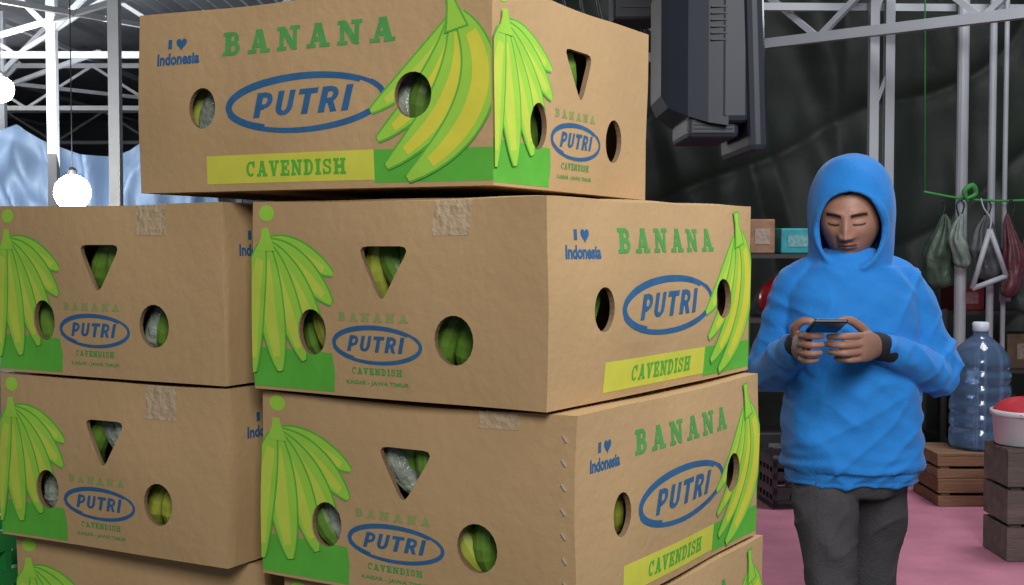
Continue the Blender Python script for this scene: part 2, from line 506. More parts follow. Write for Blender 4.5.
Z = [0.002 + .2535 * i for i in range(7)]
N_ = 'banana_carton'
top = make_carton(N_, (-.023, 1.552), -29, Z[6] + .013, 'R', 1, tilt=-.7)
c1 = make_carton(N_, (.042, 1.49), 57, Z[5], 'L', 2, tapes=[(3, .30, .055, .045)], sc=(1.03, 1, 1.010), crown=.009)
c2 = make_carton(N_, (.074, 1.49), 58, Z[4], 'L', 3, tapes=[(3, .335, .055, .022)], staples=True, sc=(.995, 1.045, 1))
c3 = make_carton(N_, (.080, 1.50), 57.5, Z[3], 'L', 4)
l1 = make_carton(N_, (-.394, 1.76), 61, Z[5], 'L', 5, tapes=[(3, .30, .06, .045)], sc=(1, .97, 1.012))
l2 = make_carton(N_, (-.390, 1.765), 61.5, Z[4], 'L', 6, tapes=[(3, .31, .06, .05)], sc=(1, .97, 1))
l3 = make_carton(N_, (-.350, 1.80), 65, Z[3], 'L', 7)
for i in range(3):
    make_carton(N_, (.060 + .008 * (i % 2), 1.50), 57, Z[i], 'L', 0, share=[c3, l3, top][i])
    make_carton(N_, (-.380, 1.80 - .005 * i), 65, Z[i], 'L', 0, share=[l3, c3, top][i])

# ------------------------------------------------------------------ room
M_floor = mat('concrete_floor', (96, 92, 88), 0.85, 0.25, 2.5, 0.3, 12)
M_pink = mat('pink_carpet', (194, 124, 146), 0.95, 0.18, 5, 0.5, 80)
M_roof = mat('roof_sheet', (136, 140, 147), 0.6, 0.2, 1.2)
M_steel = mat('white_steel', (168, 172, 178), 0.5, 0.1, 3)
M_tarpD = mat('dark_green_tarp', (42, 50, 43), 0.6, 0.3, 1.5, 0.5, 10)
M_tarpB = mat('blue_tarp', (104, 124, 150), 0.5, 0.3, 1.2, 0.4, 8)
M_wall = mat('wall_paint', (92, 96, 102), 0.9, 0.2, 0.8)
def slab(name, c, s, m):
    bm = bmesh.new(); add_box(bm, (0, 0, 0), s); return obj_from(bm, name, m, loc=c)
slab('floor', (-2, 13, -.1), (26, 36, .2), M_floor)
slab('wall_back', (-2, 30.9, 2.2), (26, .2, 4.6), M_wall)
slab('wall_left', (-14.9, 13, 2.2), (.2, 36, 4.6), M_wall)
bm = bmesh.new(); n = 520; prev = None
for i in range(n + 1):
    x = -14.9 + 26 * i / n
    z = 4.3 + .03 * sin(i * pi / 2)
    a = bm.verts.new((x, -5, z)); b = bm.verts.new((x, 31, z))
    if prev: bm.faces.new((prev[0], prev[1], b, a))
    prev = (a, b)
obj_from(bm, 'ceiling', M_roof)
def truss(name, x0, x1, y, zb, zt, n, r=.03):
    bm = bmesh.new()
    strut(bm, (x0, y, zb), (x1, y, zb), r); strut(bm, (x0, y, zt), (x1, y, zt), r)
    for i in range(n):
        xa = x0 + (x1 - x0) * i / n; xb = x0 + (x1 - x0) * (i + 1) / n
        if i % 2: strut(bm, (xa, y, zt), (xb, y, zb), r * .6)
        else: strut(bm, (xa, y, zb), (xb, y, zt), r * .6)
    return obj_from(bm, name, M_steel)
for y in (9.6, 13.2, 18.5, 25):
    truss('roof_truss', -14.5, -.3, y, 3.35, 3.95, 15, .032)
bm = bmesh.new()
for x in (-13, -10.5, -8.2, -6.0, -4.2, -2.4, -.9):
    strut(bm, (x, 9, 4.05), (x, 30, 4.05), .03)
for (xa, ya, xb, yb) in ((-4.6, 9.6, -2.2, 13.2), (-2.4, 9.6, -5.8, 13.2), (-8, 13.2, -4.2, 18.5), (-4.2, 13.2, -8, 18.5)):
    strut(bm, (xa, ya, 3.38), (xb, yb, 3.38), .022)
obj_from(bm, 'roof_purlins', M_steel)
for (x, y) in ((-3.06, 10.0), (-4.25, 12.0), (-5.9, 15), (-3.9, 18.5), (-7.6, 18.5), (-9, 12)):
    bm = bmesh.new(); strut(bm, (0, 0, 0), (0, 0, 4.1), .042); add_box(bm, (0, 0, .02), (.2, .2, .04))
    for k in range(2): strut(bm, (0, 0, 3.4), ((.6 if k else -.6), 0, 4.0), .025)
    obj_from(bm, 'steel_column', M_steel, loc=(x, y, 0))
def cloth(name, p0, p1, z0, z1, m, amp, nx=120, nz=50, seed=0, fr=3.0, top_sag=0.0, folds=0.0):
    p0 = Vector((p0[0], p0[1], 0)); p1 = Vector((p1[0], p1[1], 0)); d = p1 - p0
    nrm = Vector((-d.y, d.x, 0)).normalized(); bm = bmesh.new(); g = []
    for i in range(nx + 1):
        row = []
        for j in range(nz + 1):
            u = i / nx; v = j / nz
            p = p0 + d * u; z = z0 + (z1 - z0) * v
            q = Vector((p.x * fr, z * fr * .45 + p.x * .8, seed))
            n = noise.noise(q) * amp + noise.noise(q * 2.7) * amp * .5 + abs(noise.noise(q * 1.4 + Vector((5, 5, 5)))) * amp
            if folds:
                s = p.x * 5.2 + z * 1.1 + 2.5 * noise.noise(Vector((p.x * .8, z * .5, 3)))
                n += folds * (1 - abs(sin(s))) ** 2 * (.4 + .6 * abs(noise.noise(Vector((p.x * .6, z * .8, 9)))) * 2)
                s = p.x * 2.4 - z * 3.6 + 2 * noise.noise(Vector((p.x, z, 13)))
                n += folds * .8 * (1 - abs(sin(s))) ** 3
            if top_sag: z -= top_sag * abs(sin(u * pi * 3.3)) * v
            row.append(bm.verts.new(p + nrm * n + Vector((0, 0, z))))
        g.append(row)
    for i in range(nx):
        for j in range(nz):
            bm.faces.new((g[i][j], g[i + 1][j], g[i + 1][j + 1], g[i][j + 1]))
    return obj_from(bm, name, m, True)
cloth('tarpaulin', (-.1, 7.4), (7.5, 7.4), 0.01, 4.25, M_tarpD, .12, 380, 200, 1, 1.6, folds=.06)
cloth('tarpaulin', (-9.0, 14.2), (-3.2, 14.2), .01, 2.75, M_tarpB, .35, 160, 60, 2, 2.0, .35, folds=.05)
cloth('tarpaulin', (-12, 20), (-1.2, 20), .01, 2.7, mat('grey_tarp', (124, 130, 140), .7, .25, 1.5), .3, 120, 40, 5, 1.4, .25)

bm = bmesh.new(); add_box(bm, (0, 0, .2), (3.3, 2.4, .4), None, 0, .012)
obj_from(bm, 'carpeted_platform', M_pink, loc=(2.0, 5.0, 0))

# bulbs
M_bulb = mat('lit_bulb', (255, 250, 240), .4, 0, 1, emit=60)
M_dark = mat('dark_plastic', (38, 40, 44), .5, .1, 10)
def bulb(x, y, z, r, e):
    em = empty('light_bulb', (x, y, z))
    bm = bmesh.new(); prof = [(.001, -r)] + [(r * sin(a), -r * cos(a)) for a in [pi * k / 16 for k in range(1, 16)]]
    lathe(bm, prof, seg=24); obj_from(bm, 'glass', M_bulb, True, em)
    bm = bmesh.new(); lathe(bm, [(r * .26, r * .95), (r * .26, r * 1.25), (r * .12, r * 1.4)], seg=16)
    strut(bm, (0, 0, r * 1.3), (0, 0, 4.25 - z), .003); obj_from(bm, 'holder', M_dark, False, em)
    ld = bpy.data.lights.new('bulb_light', 'POINT'); ld.energy = e; ld.shadow_soft_size = r * 1.2; ld.color = (1, .98, .95)
    lo = bpy.data.objects.new('bulb_light', ld); COL.objects.link(lo); lo.parent = em; lo.location = (0, -r * 1.6, 0)
bulb(-3.06, 9.0, 1.80, .125, 70)
bulb(-4.73, 12.0, 2.86, .12, 90)
bulb(-7.5, 17.0, 3.0, .12, 120)

# right side white poles and beam
bm = bmesh.new()
for x in (1.755, 1.83): strut(bm, (x, 6.3, 0), (x, 6.3, 4.3), .022)
for k in range(9): strut(bm, (1.755, 6.3, .3 + k * .45), (1.83, 6.3, .5 + k * .45), .010)
obj_from(bm, 'steel_column', M_steel)
for x, r in ((2.19, .028), (2.335, .018), (2.40, .012)):
    bm = bmesh.new(); strut(bm, (0, 0, 0), (0, 0, 4.3), r, 0, 12); add_box(bm, (0, 0, .01), (.12, .12, .02))
    obj_from(bm, 'steel_column', M_steel, loc=(x, 6.3, 0))
bm = bmesh.new()
A = Vector((.6, 7.2, 2.46)); B = Vector((3.6, 4.4, 2.46)); up = Vector((0, 0, .34))
strut(bm, A, B, .024); strut(bm, A + up, B + up, .024)
for i in range(10):
    a = A.lerp(B, i / 10); b = A.lerp(B, (i + 1) / 10)
    strut(bm, a if i % 2 else a + up, (b + up) if i % 2 else b, .014)
strut(bm, (0.7, 6.4, 2.62), (3.6, 6.4, 2.60), .018)
obj_from(bm, 'roof_truss', M_steel)

# television hanging
M_tv = mat('tv_housing', (50, 54, 64), .5, .08, 6)
em = empty('television', (.66, 4.2, 1.78))
bm = bmesh.new()
add_box(bm, (.075, 0, .34), (.055, .54, .76), Matrix.Rotation(radians(-2), 3, 'Y'), 0, .02)
add_box(bm, (.02, .0, .38), (.10, .50, .66), None, 0, .02)
def loftx(bm, secs):
    rr = []
    for x, hy, z0, z1 in secs:
        rr.append([bm.verts.new((x, -hy, z0)), bm.verts.new((x, hy, z0)), bm.verts.new((x, hy, z1)), bm.verts.new((x, -hy, z1))])
    for p, q in zip(rr, rr[1:]):
        for i in range(4): bm.faces.new((p[i], p[(i + 1) % 4], q[(i + 1) % 4], q[i]))
    bm.faces.new(rr[0]); bm.faces.new(rr[-1][::-1])
loftx(bm, [(0, .25, .04, .70), (-.06, .24, .05, .68), (-.12, .22, .07, .62), (-.175, .17, .10, .54), (-.195, .15, .14, .48)])
add_box(bm, (-.04, -.02, .04), (.16, .38, .07), None, 0, .015)
bmesh.ops.recalc_face_normals(bm, faces=bm.faces)
obj_from(bm, 'housing', M_tv, False, em)
bm = bmesh.new()
for k in range(4): add_box(bm, (-.04, -.212, .022 + k * .012), (.12, .006, .004))
for k in range(6): add_box(bm, (-.03, -.247, .30 + k * .02), (.05, .012, .005))
obj_from(bm, 'vents', M_dark, False, em)
bm = bmesh.new()
add_box(bm, (.105, 0, .36), (.010, .46, .52), Matrix.Rotation(radians(-2), 3, 'Y'))
obj_from(bm, 'screen', mat('tv_glass', (18, 20, 24), .1, .02, 3), False, em)
bm = bmesh.new()
strut(bm, (-.02, .1, .68), (-.02, .1, 2.51), .02); strut(bm, (-.02, -.1, .68), (-.02, -.1, 2.51), .02)
add_box(bm, (-.02, 0, .71), (.2, .4, .03))
strut(bm, (-.02, .1, .82), (-.20, .72, .82), .012)
obj_from(bm, 'bracket', M_dark, False, em)
bm = bmesh.new()
add_box(bm, (0, 0, 0), (.17, .22, .30), None, 0, .012)
for k in range(6): add_box(bm, (0, -.112, -.1 + k * .03), (.11, .008, .01))
obj_from(bm, 'side_speaker', mat('speaker_black', (40, 42, 47), .6, .1, 12), False, em, (-.20, .75, .66))
bm = bmesh.new()
for k in range(5):
    x = .24 + .05 * k
    tube(bm, [(x, 5.3, 4.3), (x + .02, 5.3, 3.2), (x - .04 + .02 * k, 5.3, 2.55), (x + .05, 5.28, 2.22 + .05 * k), (x + .12, 5.3, 2.45), (x + .16, 5.3, 4.3)],
         [.006] * 6, 6, (1, 0, 0), 6)
obj_from(bm, 'hanging_cables', M_dark, True)

# racks with goods
M_rack = mat('rack_dark', (58, 56, 56), .6, .15, 8)
rack = empty('storage_rack', (1.22, 5.75, .4))
bm = bmesh.new()
for x in (-.20, .20):
    for y in (-.16, .16): strut(bm, (x, y, 0), (x, y, 1.00), .012)
for z in (.05, .42, .72, 1.00): add_box(bm, (0, 0, z), (.42, .34, .018))
obj_from(bm, 'frame', M_rack, False, rack)
def goods(name, c, s, col, rot=0, bev=.006, par=None):
    bm = bmesh.new(); add_box(bm, (0, 0, 0), s, Matrix.Rotation(rot, 3, 'Z'), 0, bev)
    add_box(bm, Matrix.Rotation(rot, 3, 'Z') @ Vector((0, -s[1] / 2, 0)), (s[0] * .6, .004, s[2] * .45), Matrix.Rotation(rot, 3, 'Z'), 1)
    lab = tuple(min(255, int(c_ * .5 + 90)) for c_ in col)
    o = obj_from(bm, name, [mat(name + '_m', col, .5, .3, 25), mat(name + '_label', lab, .5, .4, 60)], loc=c)
    if par: o.parent = par; o.location = Vector(c) - par.location
    return o
goods('snack_box', (1.235, 5.72, 1.411 + .055), (.15, .2, .11), (50, 150, 160), .1)
goods('cardboard_box', (1.09, 5.72, 1.411 + .075), (.11, .2, .15), (150, 110, 80))
goods('medicine_box', (1.38, 5.70, 1.411 + .045), (.07, .15, .09), (90, 170, 90))
goods('tissue_pack', (1.32, 5.72, 1.129 + .06), (.18, .2, .12), (64, 60, 66), par=rack)
goods('biscuit_tin', (1.14, 5.72, .829 + .08), (.14, .2, .16), (60, 52, 56), par=rack)
goods('detergent_box', (1.30, 5.72, .829 + .07), (.13, .2, .14), (52, 58, 72), par=rack)
goods('cooler_box', (1.22, 5.72, .46 + .09), (.34, .26, .16), (50, 46, 50), par=rack)
bm = bmesh.new()
lathe(bm, [(.02, 0), (.055, .01), (.075, .05), (.078, .09), (.06, .14), (.02, .165), (.012, .18)], seg=20)
o = obj_from(bm, 'red_lantern', mat('red_gloss', (150, 24, 34), .25, .1, 6), True, rack); o.location = (-.06, -.07, .729)
rk2 = empty('shelving_unit', (2.62, 6.72, 0))
bm = bmesh.new()
for x in (-.42, .42):
    for y in (-.16, .16): strut(bm, (x, y, 0), (x, y, 1.12), .014)
for z in (.45, .80, 1.10): add_box(bm, (0, 0, z), (.86, .34, .018))
obj_from(bm, 'frame', M_rack, False, rk2)
for (nm, x, z, s, col) in (('red_box', -.28, 1.109, (.16, .2, .13), (120, 36, 42)), ('dark_bag', -.06, 1.109, (.22, .2, .17), (46, 44, 50)), ('blue_box', .2, 1.109, (.2, .2, .10), (50, 70, 110)),
                           ('white_box', -.25, .809, (.2, .2, .14), (130, 130, 128)), ('brown_box', .05, .809, (.26, .2, .18), (96, 76, 58)), ('black_box', -.2, .459, (.34, .2, .22), (38, 36, 38)), ('red_crate', .2, .459, (.3, .2, .2), (110, 34, 38))):
    goods(nm, (2.62 + x, 6.70, z + s[2] / 2), s, col, par=rk2)
def lattice_crate(name, loc, s, m, rz=0):
    bm = bmesh.new(); w, d, h = s
    add_box(bm, (0, 0, .01), (w, d, .02))
    for zz in (.02, h * .35, h * .66, h - .02):
        for sy in (-1, 1): add_box(bm, (0, sy * (d / 2 - .008), zz), (w, .016, .028))
        for sx in (-1, 1): add_box(bm, (sx * (w / 2 - .008), 0, zz), (.016, d, .028))
    k = 7
    for i in range(k):
        x = -w / 2 + .01 + (w - .02) * i / (k - 1)
        for sy in (-1, 1): add_box(bm, (x, sy * (d / 2 - .008), h / 2), (.014, .014, h))
        y = -d / 2 + .01 + (d - .02) * i / (k - 1)
        for sx in (-1, 1): add_box(bm, (sx * (w / 2 - .008), y, h / 2), (.014, .014, h))
    o = obj_from(bm, name, m, loc=loc); o.rotation_euler = (0, 0, rz); return o
M_blk = mat('black_crate', (52, 48, 52), .5, .2, 15)
lattice_crate('plastic_crate', (1.24, 5.25, .402), (.44, .3, .2), M_blk, .1)
M_grn = mat('green_crate', (40, 140, 70), .5, .1, 10)
for k in range(4): lattice_crate('plastic_crate', (-1.12, 2.25, .001 + .243 * k), (.5, .36, .24), M_grn, -.4)

M_wood = mat('rough_wood', (138, 104, 78), .85, .3, 4, .5, 30, stretch=(1, 8, 8))
M_woodD = mat('old_wood', (104, 92, 86), .9, .35, 4, .6, 24, stretch=(1, 6, 6))
def wood_crate(name, loc, s, m, rows=3):
    bm = bmesh.new(); w, d, h = s; gap = .012; ph = (h - gap * (rows - 1)) / rows
    for r in range(rows):
        z = ph / 2 + r * (ph + gap)
        for sy in (-1, 1): add_box(bm, (0, sy * (d / 2 - .008), z), (w, .016, ph), None, 0, .002)
        for sx in (-1, 1): add_box(bm, (sx * (w / 2 - .008), 0, z), (.016, d - .034, ph), None, 0, .002)
    for sx in (-1, 1):
        for sy in (-1, 1): add_box(bm, (sx * (w / 2 - .035), sy * (d / 2 - .032), h / 2), (.035, .03, h))
    n = 5
    for i in range(n): add_box(bm, (0, -d / 2 + d * (i + .5) / n, h + .007), (w, d / n - .008, .014), None, 0, .002)
    return obj_from(bm, name, m, loc=loc)
wood_crate('wooden_crate', (1.88, 5.3, .402), (.34, .32, .095), M_wood, 2)
wood_crate('wooden_crate', (1.88, 5.3, .513), (.34, .30, .085), M_wood, 2)
M_bot = mat('bottle_blue', (130, 165, 205), .12, .05, 4, trans=.75)
bm = bmesh.new()
prof = [(.02, 0), (.11, .004), (.120, .02)]
for k in range(5):
    z = .04 + k * .06; prof += [(.121, z), (.121, z + .035), (.114, z + .045), (.114, z + .052)]
prof += [(.121, .345), (.115, .375), (.085, .42), (.05, .45), (.03, .465), (.029, .50)]
lathe(bm, prof, seg=36)
em = empty('water_bottle', (1.93, 5.3, .6135)); obj_from(bm, 'body', M_bot, True, em)
bm = bmesh.new(); lathe(bm, [(.032, .482), (.034, .486), (.034, .515), (.028, .52)], seg=20)
obj_from(bm, 'cap', mat('bottle_cap', (210, 220, 235), .4, .02, 3), True, em)
wood_crate('wooden_chest', (1.935, 4.36, .402), (.58, .22, .36), M_woodD, 3)
em = empty('white_tub', (1.735, 4.355, .778))
bm = bmesh.new(); lathe(bm, [(.08, 0), (.092, .005), (.10, .10), (.108, .102), (.108, .118), (.096, .118), (.08, .02), (.01, .015)], seg=32)
obj_from(bm, 'tub', mat('white_plastic', (215, 215, 218), .35, .03, 4), True, em)
bm = bmesh.new()
rings = []
for j in range(9):
    t = j / 8; ring = []
    for k in range(28):
        a = 2 * pi * k / 28; rr = .1 * cos(t * pi / 2) * (1 + .15 * noise.noise(Vector((cos(a) * 2, sin(a) * 2, t * 3)))) + .002
        ring.append(bm.verts.new((rr * cos(a), rr * sin(a), .10 + .055 * sin(t * pi / 2) * (1 + .3 * noise.noise(Vector((cos(a) * 2.5, sin(a) * 2.5, 4)))))))
    rings.append(ring)
for p, q in zip(rings, rings[1:]):
    for k in range(28): bm.faces.new((p[k], p[(k + 1) % 28], q[(k + 1) % 28], q[k]))
bm.faces.new(rings[-1])
obj_from(bm, 'red_cloth', mat('red_cloth', (176, 36, 50), .8, .2, 20, .4, 40), True, em)

# hanging bags on a line: the line and everything hung from it is one group
line = empty('clothes_line', (0, 0, 0))
def bag(name, loc, s, col, seed, alpha=1):
    em_ = empty(name, loc); em_.parent = line
    bm = bmesh.new(); rings = []; NR, SG = 26, 36
    for j in range(NR + 1):
        t = j / NR
        r = .10 + .90 * min(1, (t / .55)) ** .8 if t < .55 else 1.0 - .12 * sin((t - .55) / .45 * pi)
        if t > .86: r *= sqrt(max(.02, 1 - ((t - .86) / .14) ** 2))
        ring = []
        for k in range(SG):
            a = 2 * pi * k / SG
            pl = 1 + (.30 * (1 - t)) * sin(a * 7 + seed) + .3 * noise.noise(Vector((cos(a) * 1.6, sin(a) * 1.6, t * 4 + seed)))
            ring.append(bm.verts.new((s[0] * r * pl * cos(a) + .018 * sin(t * 5 + seed), s[1] * r * pl * sin(a), -2 * s[2] * t)))
        rings.append(ring)
    for p, q in zip(rings, rings[1:]):
        for k in range(SG): bm.faces.new((p[k], q[k], q[(k + 1) % SG], p[(k + 1) % SG]))
    bm.faces.new(rings[0]); bm.faces.new(rings[-1][::-1])
    obj_from(bm, 'sack', mat(name + '_m', col, .45, .35, 18, .6, 30, alpha=alpha), True, em_)
    bm = bmesh.new()
    for sx in (-1, 1): tube(bm, [(sx * .006, 0, -.01), (sx * .018, 0, .04), (0, 0, .066)], [.004] * 3, 6, (0, 1, 0), 5)
    obj_from(bm, 'handle', M_dark, True, em_)
bm = bmesh.new()
tube(bm, [(1.98, 6.2, 1.70), (2.19, 6.2, 1.665), (2.45, 6.2, 1.66), (2.85, 6.2, 1.70)], [.006] * 4, 8, (0, 0, 1), 4)
strut(bm, (1.98, 6.2, 1.70), (1.98, 6.3, 4.3), .003); strut(bm, (2.85, 6.2, 1.70), (2.85, 6.3, 4.3), .003)
tube(bm, [(2.17, 6.16, 1.66), (2.15, 6.15, 1.70), (2.19, 6.15, 1.73), (2.21, 6.16, 1.69), (2.17, 6.15, 1.67)], [.010, .012, .014, .012, .008], 8, (0, 1, 0), 3)
obj_from(bm, 'rope', mat('green_rope', (60, 150, 70), .6, .1, 9), True, line)
bag('plastic_bag', (2.06, 6.2, 1.595), (.075, .05, .18), (56, 74, 60), 1)
bag('plastic_bag', (2.13, 6.14, 1.595), (.045, .05, .13), (120, 132, 124), 9)
bag('plastic_bag', (2.28, 6.2, 1.595), (.075, .05, .16), (78, 82, 84), 3)
bag('plastic_bag', (2.37, 6.14, 1.595), (.05, .05, .20), (92, 48, 56), 5)
bag('plastic_bag', (2.49, 6.2, 1.595), (.08, .05, .24), (54, 66, 60), 7)
bm = bmesh.new()
P = [(2.25, 6.08, 1.52), (2.17, 6.08, 1.24), (2.33, 6.08, 1.30)]
for i in range(3): strut(bm, P[i], P[(i + 1) % 3], .013, 0, 8)
tube(bm, [P[0], (2.262, 6.10, 1.57), (2.25, 6.16, 1.62), (2.25, 6.2, 1.668)], [.004] * 4, 6, (0, 1, 0), 4)
obj_from(bm, 'clothes_hanger', M_steel, True, line)

# ------------------------------------------------------------------ the man
man = empty('man', (0, 0, 0))
M_hood = mat('blue_hoodie', (30, 130, 214), .85, .08, 14, .25, 220, sheen=.15)
M_trou = mat('grey_trousers', (70, 67, 70), .85, .15, 30, .3, 150)
M_cuff = mat('black_cuff', (26, 27, 34), .8, .1, 30, .3, 200)
M_skin = mat('skin', (158, 116, 98), .55, .06, 20, .12, 120)
M_face = mat('face_skin', (150, 108, 90), .5, .04, 20, .08, 140, attr='Col')
M_shoe = mat('shoe', (40, 40, 44), .6, .1, 10)
HC = Vector((.886, 3.375, 1.548))
bm = bmesh.new()
loft(bm, [(.904, 3.41, .832, .166, .118), (.904, 3.41, .845, .174, .126), (.904, 3.41, .875, .182, .134), (.903, 3.41, .95, .179, .130), (.901, 3.405, 1.05, .172, .122),
          (.898, 3.40, 1.15, .170, .120), (.895, 3.40, 1.25, .174, .120), (.893, 3.40, 1.32, .168, .112), (.892, 3.40, 1.365, .150, .100),
          (.890, 3.395, 1.40, .115, .088), (.888, 3.39, 1.43, .085, .078), (.888, 3.39, 1.45, .06, .06)])
SR, ER, WR = (.768, 3.42, 1.345), (.692, 3.47, 1.112), (.712, 3.225, 1.203)
SL, EL, WL = (1.024, 3.41, 1.345), (1.136, 3.40, 1.115), (.935, 3.245, 1.198)
def mid(a, b, t, o=(0, 0, 0)): return tuple(a[i] + (b[i] - a[i]) * t + o[i] for i in range(3))
tube(bm, [mid(SR, ER, -.12, (.05, 0, .0)), SR, mid(SR, ER, .5, (-.004, 0, 0)), mid(SR, ER, .93, (0, .0, .01)), mid(ER, WR, .12, (-.002, 0, -.006)), mid(ER, WR, .55), mid(ER, WR, .97)],
     [.060, .066, .058, .056, .054, .046, .034], 24, (1, 0, 0), 5)
tube(bm, [mid(SL, EL, -.12, (-.05, 0, .0)), SL, mid(SL, EL, .5, (.004, 0, 0)), mid(SL, EL, .93, (0, 0, .01)), mid(EL, WL, .12, (0, 0, -.006)), mid(EL, WL, .55), mid(EL, WL, .97)],
     [.060, .066, .058, .056, .054, .047, .034], 24, (1, 0, 0), 5)
nz_, nf = 34, 60
grid = []
OPT = .062
for j in range(nz_ + 1):
    z = -.155 + .302 * j / nz_
    k1 = sqrt(max(0, 1 - (z / .1475) ** 2)) ** .85 if z > 0 else 1.0
    a = .112 * k1 if z > 0 else .112 - .006 * (z / -.155); b = .122 * k1; f = (.122 * k1) if z > 0 else .122 - .035 * (z / -.155)
    w = .086 * sqrt(max(0, 1 - ((z + .042) / .104) ** 2)) if -.146 < z < OPT else 0
    al = asin(min(.95, w / a)) if w else 0
    row = []
    for i in range(nf + 1):
        ph = al + (2 * pi - 2 * al) * i / nf
        y = -f * cos(ph) if cos(ph) > 0 else -b * cos(ph)
        row.append((a * sin(ph), y, z))
    grid.append(row)
hb = bmesh.new(); gv = [[hb.verts.new(p) for p in r] for r in grid]
for j in range(nz_):
    for i in range(nf):
        hb.faces.new((gv[j][i], gv[j][i + 1], gv[j + 1][i + 1], gv[j + 1][i]))
hb.faces.new(gv[-1][:-1])
bmesh.ops.remove_doubles(hb, verts=hb.verts, dist=.0008)
bmesh.ops.recalc_face_normals(hb, faces=hb.faces)
bmesh.ops.solidify(hb, geom=hb.faces[:], thickness=.010)
RH = Matrix.Rotation(radians(-16), 4, 'Z') @ Matrix.Rotation(radians(7), 4, 'X')
mm = {}
for v in hb.verts: mm[v] = bm.verts.new(RH @ v.co + HC)
for f in hb.faces:
    try: bm.faces.new([mm[v] for v in f.verts])
    except ValueError: pass
hb.free()
rim = []
for j in range(nz_ + 1):
    z = grid[j][0][2]
    if -.146 < z < OPT: rim.append(Vector(grid[j][0]))
rimL = [Vector((-p.x, p.y, p.z)) for p in rim][::-1]
loop = rim + [Vector((0, -.117, .0635))] + rimL
tube(bm, [tuple(RH @ p + HC) for p in loop], [.0075] * len(loop), 8, (1, 0, 0), 1)
jk = obj_from(bm, 'hoodie', M_hood, True, man)
bake(jk, .0055, 4)
def seg_t(p, a, b):
    a = Vector(a); b = Vector(b); d = b - a; t = (p - a).dot(d) / d.length_squared
    return t, (p - (a + d * max(0, min(1, t)))).length
me = jk.data; nrm = [v.normal.copy() for v in me.vertices]
for v, n in zip(me.vertices, nrm):
    p = v.co.copy()
    d = 0
    if p.z < 1.40:
        q = Vector((p.x * 7, p.y * 7, p.z * 15 + p.x * 8))
        d += .0055 * noise.noise(q) + .003 * noise.noise(q * 2.1)
        rid = 1 - abs(noise.noise(Vector((p.x * 5 + 3, p.y * 4, p.z * 11 - p.x * 9)))) * 2
        d += .007 * max(0, rid) ** 3
        rid = 1 - abs(noise.noise(Vector((p.x * 6 - 3, p.y * 4 + 7, p.z * 9 + p.x * 7)))) * 2.2
        d += .006 * max(0, rid) ** 3
        for S_, E_, W2 in ((SR, ER, WR), (SL, EL, WL)):
            t, r = seg_t(p, E_, W2)
            if r < .09 and t > -.2:
                d += .0035 * sin(t * 24 + 9 * noise.noise(p * 7)) * (.5 + noise.noise(p * 5 + Vector((4, 4, 4))))
            t, r = seg_t(p, S_, E_)
            if r < .085 and t > .3: d += .004 * sin(t * 22 + 9 * noise.noise(p * 6)) * (t - .2) * (.6 + noise.noise(p * 6))
        if .862 < p.z < .96: d += .003 * sin(p.z * 150 + 9 * noise.noise(p * 6)) * (1 - (p.z - .862) / .1)
        if p.z < .868 and abs(n.z) < .6: d -= .006
    else:
        d += .003 * noise.noise(p * 16) + .003 * noise.noise(Vector((p.x * 10, p.y * 26, p.z * 12)))
    v.co = p + n * d
me.update()
bm = bmesh.new()
tube(bm, [mid(ER, WR, .90), mid(ER, WR, 1.06), mid(ER, WR, 1.13)], [.033, .033, .030], 20, (1, 0, 0), 3)
tube(bm, [mid(EL, WL, .90), mid(EL, WL, 1.06), mid(EL, WL, 1.13)], [.035, .035, .032], 20, (1, 0, 0), 3)
obj_from(bm, 'cuffs', M_cuff, True, man)
bm = bmesh.new()
loft(bm, [(.904, 3.41, .80, .120, .095), (.904, 3.41, .83, .155, .108), (.904, 3.41, .88, .160, .110), (.904, 3.41, .93, .15, .10)])
tube(bm, [(.835, 3.39, .86), (.828, 3.37, .76), (.832, 3.34, .62), (.842, 3.32, .47), (.845, 3.36, .28), (.840, 3.40, .10), (.840, 3.40, .06)], [.080, .082, .067, .057, .054, .048, .050], 24, (1, 0, 0), 5)
tube(bm, [(.970, 3.42, .86), (.984, 3.45, .76), (.988, 3.48, .62), (.980, 3.50, .47), (.975, 3.55, .28), (.972, 3.60, .10), (.972, 3.60, .06)], [.082, .082, .067, .057, .054, .048, .050], 24, (1, 0, 0), 5)
tr = obj_from(bm, 'trousers', M_trou, True, man); bake(tr, .006, 2)
me = tr.data; nrm = [v.normal.copy() for v in me.vertices]
for v, n in zip(me.vertices, nrm):
    p = v.co.copy()
    rid = 1 - abs(noise.noise(Vector((p.x * 7 + 3, p.y * 6, p.z * 12 - p.x * 9)))) * 2
    v.co = p + n * (.007 * noise.noise(Vector((p.x * 8, p.y * 8, p.z * 14 + p.x * 9))) + .003 * noise.noise(Vector((p.x * 20, p.y * 20, p.z * 10))) + .006 * max(0, rid) ** 3)
bm = bmesh.new()
for x, y in ((.838, 3.40), (.974, 3.60)):
    tube(bm, [(x, y + .05, .052), (x, y, .055), (x - .004, y - .08, .042), (x - .008, y - .15, .034), (x - .008, y - .18, .030)], [(.05, .036), (.05, .042), (.036, .046), (.03, .044), (.026, .034)], 20, (0, 0, 1), 4)
for v in bm.verts: v.co.z = max(.002, v.co.z)
obj_from(bm, 'shoes', M_shoe, True, man)

